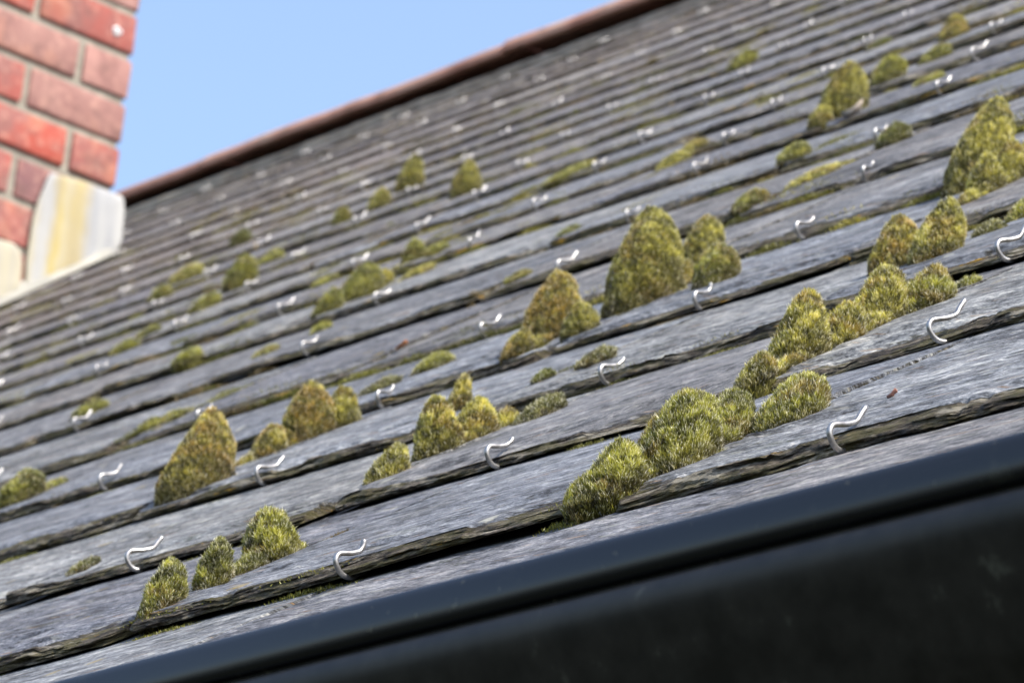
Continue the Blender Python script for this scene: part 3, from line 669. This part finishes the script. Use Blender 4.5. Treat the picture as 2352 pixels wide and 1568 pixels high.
link('mortar', mesh_from('mortar', box_v(XF - DX + mi, XF - mi, YC - DY + mi, YC - mi, ZB - 20 * RH, ZB + 14 * RH - .004), [BOXF], [M_MORTAR], False), chim)
# white spot of paint on one brick
def blob(name, cy_, cz_, x, ry, rz, t, mat, parent):
    Vt = [[x + t, cy_, cz_]]; n = 20
    for q, rad in ((t * .8, .6), (0, 1), (-.004, 1.02)):
        for i in range(n):
            a = 2 * math.pi * i / n; w_ = 1 + .12 * math.sin(3 * a + 1) + .06 * math.sin(5 * a)
            Vt.append([x + q, cy_ + ry * rad * w_ * math.cos(a), cz_ + rz * rad * w_ * math.sin(a)])
    F = [[1 + j * n + i, 1 + j * n + (i + 1) % n, 1 + (j + 1) * n + (i + 1) % n, 1 + (j + 1) * n + i] for j in range(2) for i in range(n)]
    return link(name, mesh_from(name, Vt, [[[0, 1 + i, 1 + (i + 1) % n] for i in range(n)], F], [mat], True), parent)
M_WHITE = mat_simple('white_splash', [(.3, (.7, .7, .7)), (.7, (.82, .82, .82))], 30)
blob('paint_spot', 3.0955, 2.7465, XF + .0012, .0085, .0085, .0012, M_WHITE, chim)

def plate(name, poly, x, t, mat, parent, rseg=.012, label=None):
    """a sheet of dressed lead standing against the chimney face: outline in (y, z), rounded corners, slightly bulging"""
    P = np.array(poly, float); Q = []
    n = len(P)
    for i in range(n):
        a, b, c_ = P[i - 1], P[i], P[(i + 1) % n]
        d1 = (a - b); d2 = (c_ - b); l1, l2 = np.linalg.norm(d1), np.linalg.norm(d2)
        r_ = min(rseg, l1 * .45, l2 * .45)
        A = b + d1 / l1 * r_; B = b + d2 / l2 * r_
        for q in (0, .33, .67, 1): Q.append((1 - q) ** 2 * A + 2 * q * (1 - q) * b + q * q * B)
    Q = np.array(Q); m = len(Q); cen = Q.mean(0); Vt = []
    rings = [(1.0, 0), (1.0, t * .7), (.985, t), (.9, t * 1.25), (.75, t * 1.4), (.5, t * 1.5), (.25, t * 1.5)]
    for sc, xo in rings:
        for q in Q:
            p_ = cen + (q - cen) * sc
            w_ = .0016 * float(vnoise(np.array([p_[0] * 40]), np.array([p_[1] * 25]))[0]) if sc < .98 else 0
            Vt.append([x + xo + w_, p_[0], p_[1]])
    Vt.append([x + t * 1.5, cen[0], cen[1]])
    F = [[i * m + j, i * m + (j + 1) % m, (i + 1) * m + (j + 1) % m, (i + 1) * m + j] for i in range(len(rings) - 1) for j in range(m)]
    Ft = [[(len(rings) - 1) * m + j, (len(rings) - 1) * m + (j + 1) % m, len(rings) * m] for j in range(m)]
    o = link(name, mesh_from(name, Vt, [F, Ft, [list(range(m))[::-1]]], [mat], True), parent)
    if label: o['label'] = label
    return o
plate('flashing', [(2.986, 2.405), (3.001, 2.461), (3.075, 2.468), (3.148, 2.469), (3.154, 2.446), (3.157, 2.394), (3.150, 2.374), (3.130, 2.358), (3.076, 2.319), (3.010, 2.271), (3.006, 2.256), (2.985, 2.257), (2.980, 2.300), (2.981, 2.374)], XF + .003, .005, M_FLASH, chim, .006, 'white flashing with a yellow streak')
plate('flashing', [(2.78, 2.305), (2.885, 2.313), (2.955, 2.321), (2.971, 2.302), (2.974, 2.273), (2.972, 2.249), (2.955, 2.227), (2.935, 2.212), (2.905, 2.194), (2.78, 2.105)], XF + .003, .006, M_FLASH, chim, .010, 'plain white flashing at the picture edge')
plate('flashing', [(2.58, 2.155), (2.765, 2.155), (2.765, 2.09), (2.58, 1.95)], XF + .003, .006, M_FLASH, chim, .010)
# soaker: strip of weathered lead where the slates meet the chimney
UX = XF / W; sv = np.linspace(9.3, YC / CT / W + .02, 60); Vk = []
for s_ in sv:
    w_ = .0 + .02 * float(vnoise(np.array([s_ * 2]), np.array([.3]))[0])
    Vk += [(UX + .16 + w_, s_, float(sag(s_)) + .004), (UX + .05, s_, float(sag(s_)) + .02), (UX + .012, s_, float(sag(s_)) + .075)]
ii = np.arange(len(Vk)).reshape(-1, 3)
link('soaker', mesh_from('soaker', to_world(np.array(Vk)), [np.stack([ii[:-1, :-1], ii[:-1, 1:], ii[1:, 1:], ii[1:, :-1]], -1).reshape(-1, 4)], [M_LEAD], True), chim)

# ------------------------------------------------------------------ moss
PAL = {  # (light tip, body, dark, rust) real colours of leaves
 'g': [(.42, .42, .075), (.20, .215, .038), (.065, .068, .014), (.26, .19, .05), .06],
 'y': [(.55, .52, .12), (.31, .30, .058), (.10, .095, .02), (.34, .25, .06), .12],
 'o': [(.52, .47, .095), (.31, .275, .055), (.11, .092, .022), (.38, .255, .065), .30],
 'd': [(.17, .19, .028), (.09, .105, .016), (.04, .045, .009), (.14, .10, .03), .08],
 'f': [(.20, .20, .06), (.11, .115, .035), (.055, .055, .018), (.16, .12, .05), .15]}
WZ = np.array([0, ST, CT])    # world up in roof coordinates
def moss_clump(idx, label, pal, lobes):
    R = np.random.RandomState(100 + idx)
    u0 = np.mean([l[0] for l in lobes]); s0 = np.mean([l[1] for l in lobes])
    n0 = float(sag(s0)) - DROP * ((s0 / G) % 1)
    org = np.array([u0, s0, n0])
    pc = project(to_world(org)); dep = pc[2]
    CV, CF, cb = [], [], 0
    L = []
    for (lu, ls, a, ds, h) in lobes:
        nb = float(sag(ls)) - DROP * ((ls / G) % 1) - .001
        b = .9 * a if h > .45 * a else .62 * a
        a_ = a * 1.04; b *= 1.04; h_ = max(h - .007, h * .75)
        ex = R.uniform(1.75, 2.6) if h > .9 * a else 2.3
        L.append((np.array([lu, ls, nb]), a_, b, ds, h_, ex, R.uniform(0, 50)))
    srt = sorted(range(len(lobes)), key=lambda q_: lobes[q_][1])
    for qa, qb in zip(srt[:-1], srt[1:]):
        la, lb = L[qa], L[qb]; dd = np.linalg.norm(la[0][:2] - lb[0][:2])
        if .6 * (la[1] + lb[1]) < dd < 1.9 * (la[1] + lb[1]):
            mn = min(la[4], lb[4]); c_ = (la[0] + lb[0]) / 2
            L.append((c_, max(.5 * dd, .6 * min(la[1], lb[1])), .8 * min(la[2], lb[2]), .5 * (la[3] + lb[3]), .36 * mn, 2.1, R.uniform(0, 50)))
    def surf(l, ph, t):
        c, a, b, ds, h, ex, sd = l
        rr_ = (1 - t ** ex) ** .68
        rr_ = rr_ * (1 + .26 * fbm(np.cos(ph) * 1.5 + sd, np.sin(ph) * 1.5 + t * 2.6 + sd, 4, 2)) 
        return np.stack([c[0] + b * rr_ * np.cos(ph), c[1] + ds * t ** 1.2 + a * rr_ * np.sin(ph), c[2] + h * t * (1 + .06 * vnoise(ph + sd, t * 2))], -1)
    def inside(l, P):
        c, a, b, ds, h, ex, sd = l
        t = (P[:, 2] - c[2]) / h; tt = np.clip(t, 0, 1)
        rr_ = (1 - tt ** ex) ** .68 * .93
        q = ((P[:, 0] - c[0]) / (b * rr_ + 1e-6)) ** 2 + ((P[:, 1] - c[1] - ds * tt ** 1.2) / (a * rr_ + 1e-6)) ** 2
        return (q < 1) & (t < .97)
    Pn, Nn, Tn, Ln = [], [], [], []
    pxm = FPX * .4354 / dep                         # picture pixels per metre
    for li, l in enumerate(L):
        c, a, b, ds, h, ex, sd = l
        nph, nt_ = 18, 9
        ph = np.linspace(0, 2 * math.pi, nph, endpoint=False); tt = np.linspace(-.06, .985, nt_)
        PH, TT = np.meshgrid(ph, tt)
        S = surf(l, PH.ravel(), np.clip(TT.ravel(), 0, 1)); S[:, 2] += np.minimum(TT.ravel(), 0) * .5
        cen = np.array([c[0], c[1] + ds * .5, c[2] + h * .3])
        S = cen + (S - cen) * .90
        CV.append(S); ii = np.arange(nph * nt_).reshape(nt_, nph)
        CF.append(np.stack([ii[:-1], np.roll(ii[:-1], -1, 1), np.roll(ii[1:], -1, 1), ii[1:]], -1).reshape(-1, 4) + cb)
        CF.append(np.stack([ii[-1], np.roll(ii[-1], -1), np.roll(ii[-1], -1), ii[-1]], -1)[:0])
        cb += len(S)
        area = (2 * math.pi * math.sqrt((a * a + b * b) / 2) * h * .8 + math.pi * a * b * .6) * W * W
        dens = min(9.0e6, 1.0 * pxm * pxm)      # blades per square metre
        nbl = int(min(16000, max(120, area * dens)))
        ph = R.rand(nbl) * 2 * math.pi; t = 1 - (R.rand(nbl)) ** .82; t = np.clip(t, 0, .995)
        P = surf(l, ph, t)
        low = (R.rand(nbl) < .16) & (t < .5); P[low] = surf(l, ph[low], t[low] * 0); P[low, 2] -= R.rand(low.sum()) * .022
        e = 1e-3
        Pa = surf(l, ph + .02, t); Pb = surf(l, ph, np.clip(t + e, 0, .999))
        nrm = np.cross(Pa - P, Pb - P); ln = np.linalg.norm(nrm, axis=1)[:, None]; nrm = nrm / (ln + 1e-12)
        flat = ln[:, 0] < 1e-10; nrm[flat] = [0, 0, 1]
        keep = np.ones(nbl, bool)
        for lj, l2 in enumerate(L):
            if lj != li: keep &= ~inside(l2, P)
        Pn.append(P[keep]); Nn.append(nrm[keep]); Tn.append(t[keep]); Ln.append(np.full(keep.sum(), li))
    P = np.concatenate(Pn); N = np.concatenate(Nn); T = np.concatenate(Tn); LI = np.concatenate(Ln); n = len(P)
    bw = max(.00040, .58 / pxm) ; bl = max(.0028, 2.8 / pxm)
    bw = min(bw, .0016) / W; bl = min(bl, .0060) / W
    dirn = N * .50 + WZ * .85 + R.normal(0, .24, (n, 3)); dirn /= np.linalg.norm(dirn, axis=1)[:, None]
    # leaves gather in little shoots
    cell = np.floor(P / (.0095)).astype(int); cr_ = _VAL[_PERM[(_PERM[(cell[:, 0] + 900) & 4095] + cell[:, 1] * 5 + cell[:, 2] * 17) & 4095]]
    lens = bl * R.uniform(.55, 1.35, n) * (1 + .30 * cr_)
    P = P - dirn * (lens * .45)[:, None]
    sd = np.cross(dirn, R.normal(0, 1, (n, 3))); sd /= np.linalg.norm(sd, axis=1)[:, None]
    wd = (bw * R.uniform(.7, 1.35, n))[:, None]
    mid = P + dirn * (lens * .5)[:, None] + N * (bl * .06)
    tip = P + dirn * lens[:, None] + (R.normal(0, .12, (n, 3)) * lens[:, None])
    V4 = np.stack([P - sd * wd * .35, P + sd * wd * .35, mid + sd * wd * .5, mid - sd * wd * .5, tip], 1)
    lt, bd, dk, ru, pr_ = PAL[pal]
    lt, bd, dk, ru = map(np.array, (lt, bd, dk, ru))
    q = fbm(P[:, 0] * 38 + idx, P[:, 1] * 38 + P[:, 2] * 50, 4)
    mixv = np.clip(.5 + q * 1.3 + R.normal(0, .22, n), 0, 1)[:, None]
    col = bd * (1 - mixv) + lt * mixv
    dkm = np.clip(-q * 1.8 - .05 + R.normal(0, .2, n), 0, 1)[:, None]; col = col * (1 - dkm) + dk * dkm
    # rusty capsule-brown patches
    rq = fbm(P[:, 0] * 26 + idx * 3, P[:, 1] * 26 + P[:, 2] * 22 + 9, 3, 4)
    rm = (rq + R.normal(0, .12, n) > (.34 - pr_ * .75))[:, None] * .75; col = col * (1 - rm) + ru * rm
    old_shade = np.clip(1 - T * 2.4, 0, 1)[:, None] * .75                     # dead brown leaves near the root, plus base shade mixed into the colour
    col = col * (1 - old_shade) + np.array([.085, .065, .035]) * old_shade
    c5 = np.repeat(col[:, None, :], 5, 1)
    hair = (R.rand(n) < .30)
    c5[hair, 4] = [.82, .80, .66]; c5[:, :2] *= .38; c5[:, 2:4] *= .85; c5 *= (1 + .55 * cr_)[:, None, None]  # blade roots darkened in the colour: dead leaf plus shade between shoots
    V5 = V4.reshape(-1, 3)
    C = np.concatenate(CV)
    allv = to_world(np.concatenate([C, V5])); o0 = to_world(org)
    allv = allv - o0
    b0 = len(C) + np.arange(n) * 5
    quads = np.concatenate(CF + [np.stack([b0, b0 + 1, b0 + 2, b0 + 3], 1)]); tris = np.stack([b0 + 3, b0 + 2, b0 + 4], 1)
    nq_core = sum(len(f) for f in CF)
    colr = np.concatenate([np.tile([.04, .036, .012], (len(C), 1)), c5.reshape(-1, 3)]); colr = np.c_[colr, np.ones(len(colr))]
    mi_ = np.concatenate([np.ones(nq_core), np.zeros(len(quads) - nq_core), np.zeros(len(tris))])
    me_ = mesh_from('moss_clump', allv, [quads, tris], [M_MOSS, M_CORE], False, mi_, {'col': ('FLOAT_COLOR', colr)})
    o = link('moss_clump', me_, None, tuple(o0))
    tag(o, label, 'moss', 'moss clumps growing in the slate joints')
    return n
def scrap(name, label, cat, u_, s_, size, col, seed):
    r = np.random.RandomState(seed); n_ = float(sag(s_)) - DROP * ((s_ / G) % 1)
    na = 11; a = np.linspace(0, 2 * math.pi, na, endpoint=False)
    rad = size * (.7 + .5 * r.rand(na)); base = np.array([u_, s_, n_ + .002])
    top = np.stack([np.cos(a) * rad, np.sin(a) * rad * .6, .35 * size + .30 * size * r.randn(na) * .5 + .25 * size * np.cos(a)], 1)
    mid = np.array([[0, 0, size * .42]])
    V_ = np.concatenate([mid, top, top * [.9, .9, 1] - [0, 0, size * .28], mid - [0, 0, size * .36]])
    F_ = [[0, 1 + i, 1 + (i + 1) % na] for i in range(na)] + [[2 * na + 1, 1 + na + (i + 1) % na, 1 + na + i] for i in range(na)]
    Q_ = [[1 + i, 1 + na + i, 1 + na + (i + 1) % na, 1 + (i + 1) % na] for i in range(na)]
    m_ = mat_simple(name, [(.35, tuple(.6 * c_ for c_ in col)), (.65, col)], 600, .8, .3)
    o = link(name, mesh_from(name, to_world(V_), [F_, Q_], [m_], True), None, tuple(to_world(base))); tag(o, label, cat)
scrap('leaf_scrap', 'small curled reddish brown leaf scrap on the front right slate', 'leaf scrap', 0.850, 1.162, 0.011, (0.3, 0.15, 0.12), 3)
scrap('leaf_scrap', 'flat orange leaf fragment on a slate left of the ochre moss spire', 'leaf scrap', -3.473, 4.280, 0.02, (0.42, 0.15, 0.04), 4)
scrap('lichen_flake', 'pale pinkish flake of lichen at the foot of the bright lime moss cone', 'lichen flake', -3.905, 6.613, 0.04, (0.42, 0.36, 0.3), 5)
scrap('lichen_flake', 'small pale flake beside the dark tufted moss knob on the blurred slates', 'lichen flake', -11.141, 10.588, 0.04, (0.46, 0.38, 0.28), 6)
tot = 0
for i_, (lab, pal, lobes) in enumerate(MOSS): tot += moss_clump(i_, lab, pal, lobes)
def edge_moss():
    R = np.random.RandomState(77); Vt, Ct = [], []
    pal = [np.array(c_) for c_ in ((.20, .20, .035), (.12, .125, .022), (.16, .12, .05), (.28, .26, .05))]
    for (c, uL, uR, s0, uh) in SL:
        if c < 1 or c > 17: continue
        pc = project(to_world(np.array([.5 * (uL + uR), s0, 0.])))
        if not (-200 < pc[0] < 2600 and -100 < pc[1] < 1750): continue
        for q in range(R.poisson(3.6 if c < 5 else 5.0)):
            joint = R.rand() < .35; long_ = R.uniform(.015, .10)
            if joint: cu, cs = uL + R.normal(0, .004), s0 + R.uniform(.0, .6) * G
            else: cu, cs = R.uniform(uL, uR), s0 - .004 - abs(R.normal(0, .006))
            hh = (R.uniform(.003, .0085) if not joint else R.uniform(.003, .008)) * (1 if c < 5 else 1.9); long_ *= 1 if c < 5 else 1.6
            nb = int(min(700, (24 + 5200 * long_) * min(1, 1.9 / pc[2] * 1.1) + 12)); bw = .00042 * max(1, pc[2] / 2.2); cc = pal[R.randint(4)] * R.uniform(.7, 1.2)
            along = R.normal(0, .5, nb) * long_; across = R.normal(0, .5, nb) * .010
            U_ = cu + (across if joint else along); S_ = cs + (along if joint else across)
            fall = np.exp(-(along / long_) ** 2)
            nn = sag(S_) - DROP * (((S_ - s0) / G) % 1.0) - (.004 if joint else 0)
            P = np.stack([U_, S_, nn - .002 + hh * fall * R.rand(nb) * 1.1], 1)
            d = WZ * .8 + R.normal(0, .45, (nb, 3)) + np.array([0, -.3, .2]); d /= np.linalg.norm(d, axis=1)[:, None]
            L_ = (hh * R.uniform(.4, .9, nb))[:, None]; sd = np.cross(d, R.normal(0, 1, (nb, 3))); sd /= np.linalg.norm(sd, axis=1)[:, None]
            w_ = bw / W * .5
            Vt.append(np.stack([P - sd * w_, P + sd * w_, P + d * L_], 1).reshape(-1, 3))
            k_ = cc[None] * R.uniform(.5, 1.5, (nb, 1)); Ct.append(np.repeat(np.c_[k_, np.ones(nb)][:, None, :], 3, 1).reshape(-1, 4))
    V_ = to_world(np.concatenate(Vt)); n_ = len(V_) // 3
    me_ = mesh_from('edge_moss', V_, [np.arange(n_ * 3).reshape(-1, 3)], [M_MOSS], False, None, {'col': ('FLOAT_COLOR', np.concatenate(Ct))})
    tag(link('edge_moss', me_), 'thin crumbs of moss along the slate edges and joints', 'moss', None, 'stuff')
edge_moss()
print('moss blades', tot, 'slate verts', base_i, 'hooks', len(hooks))
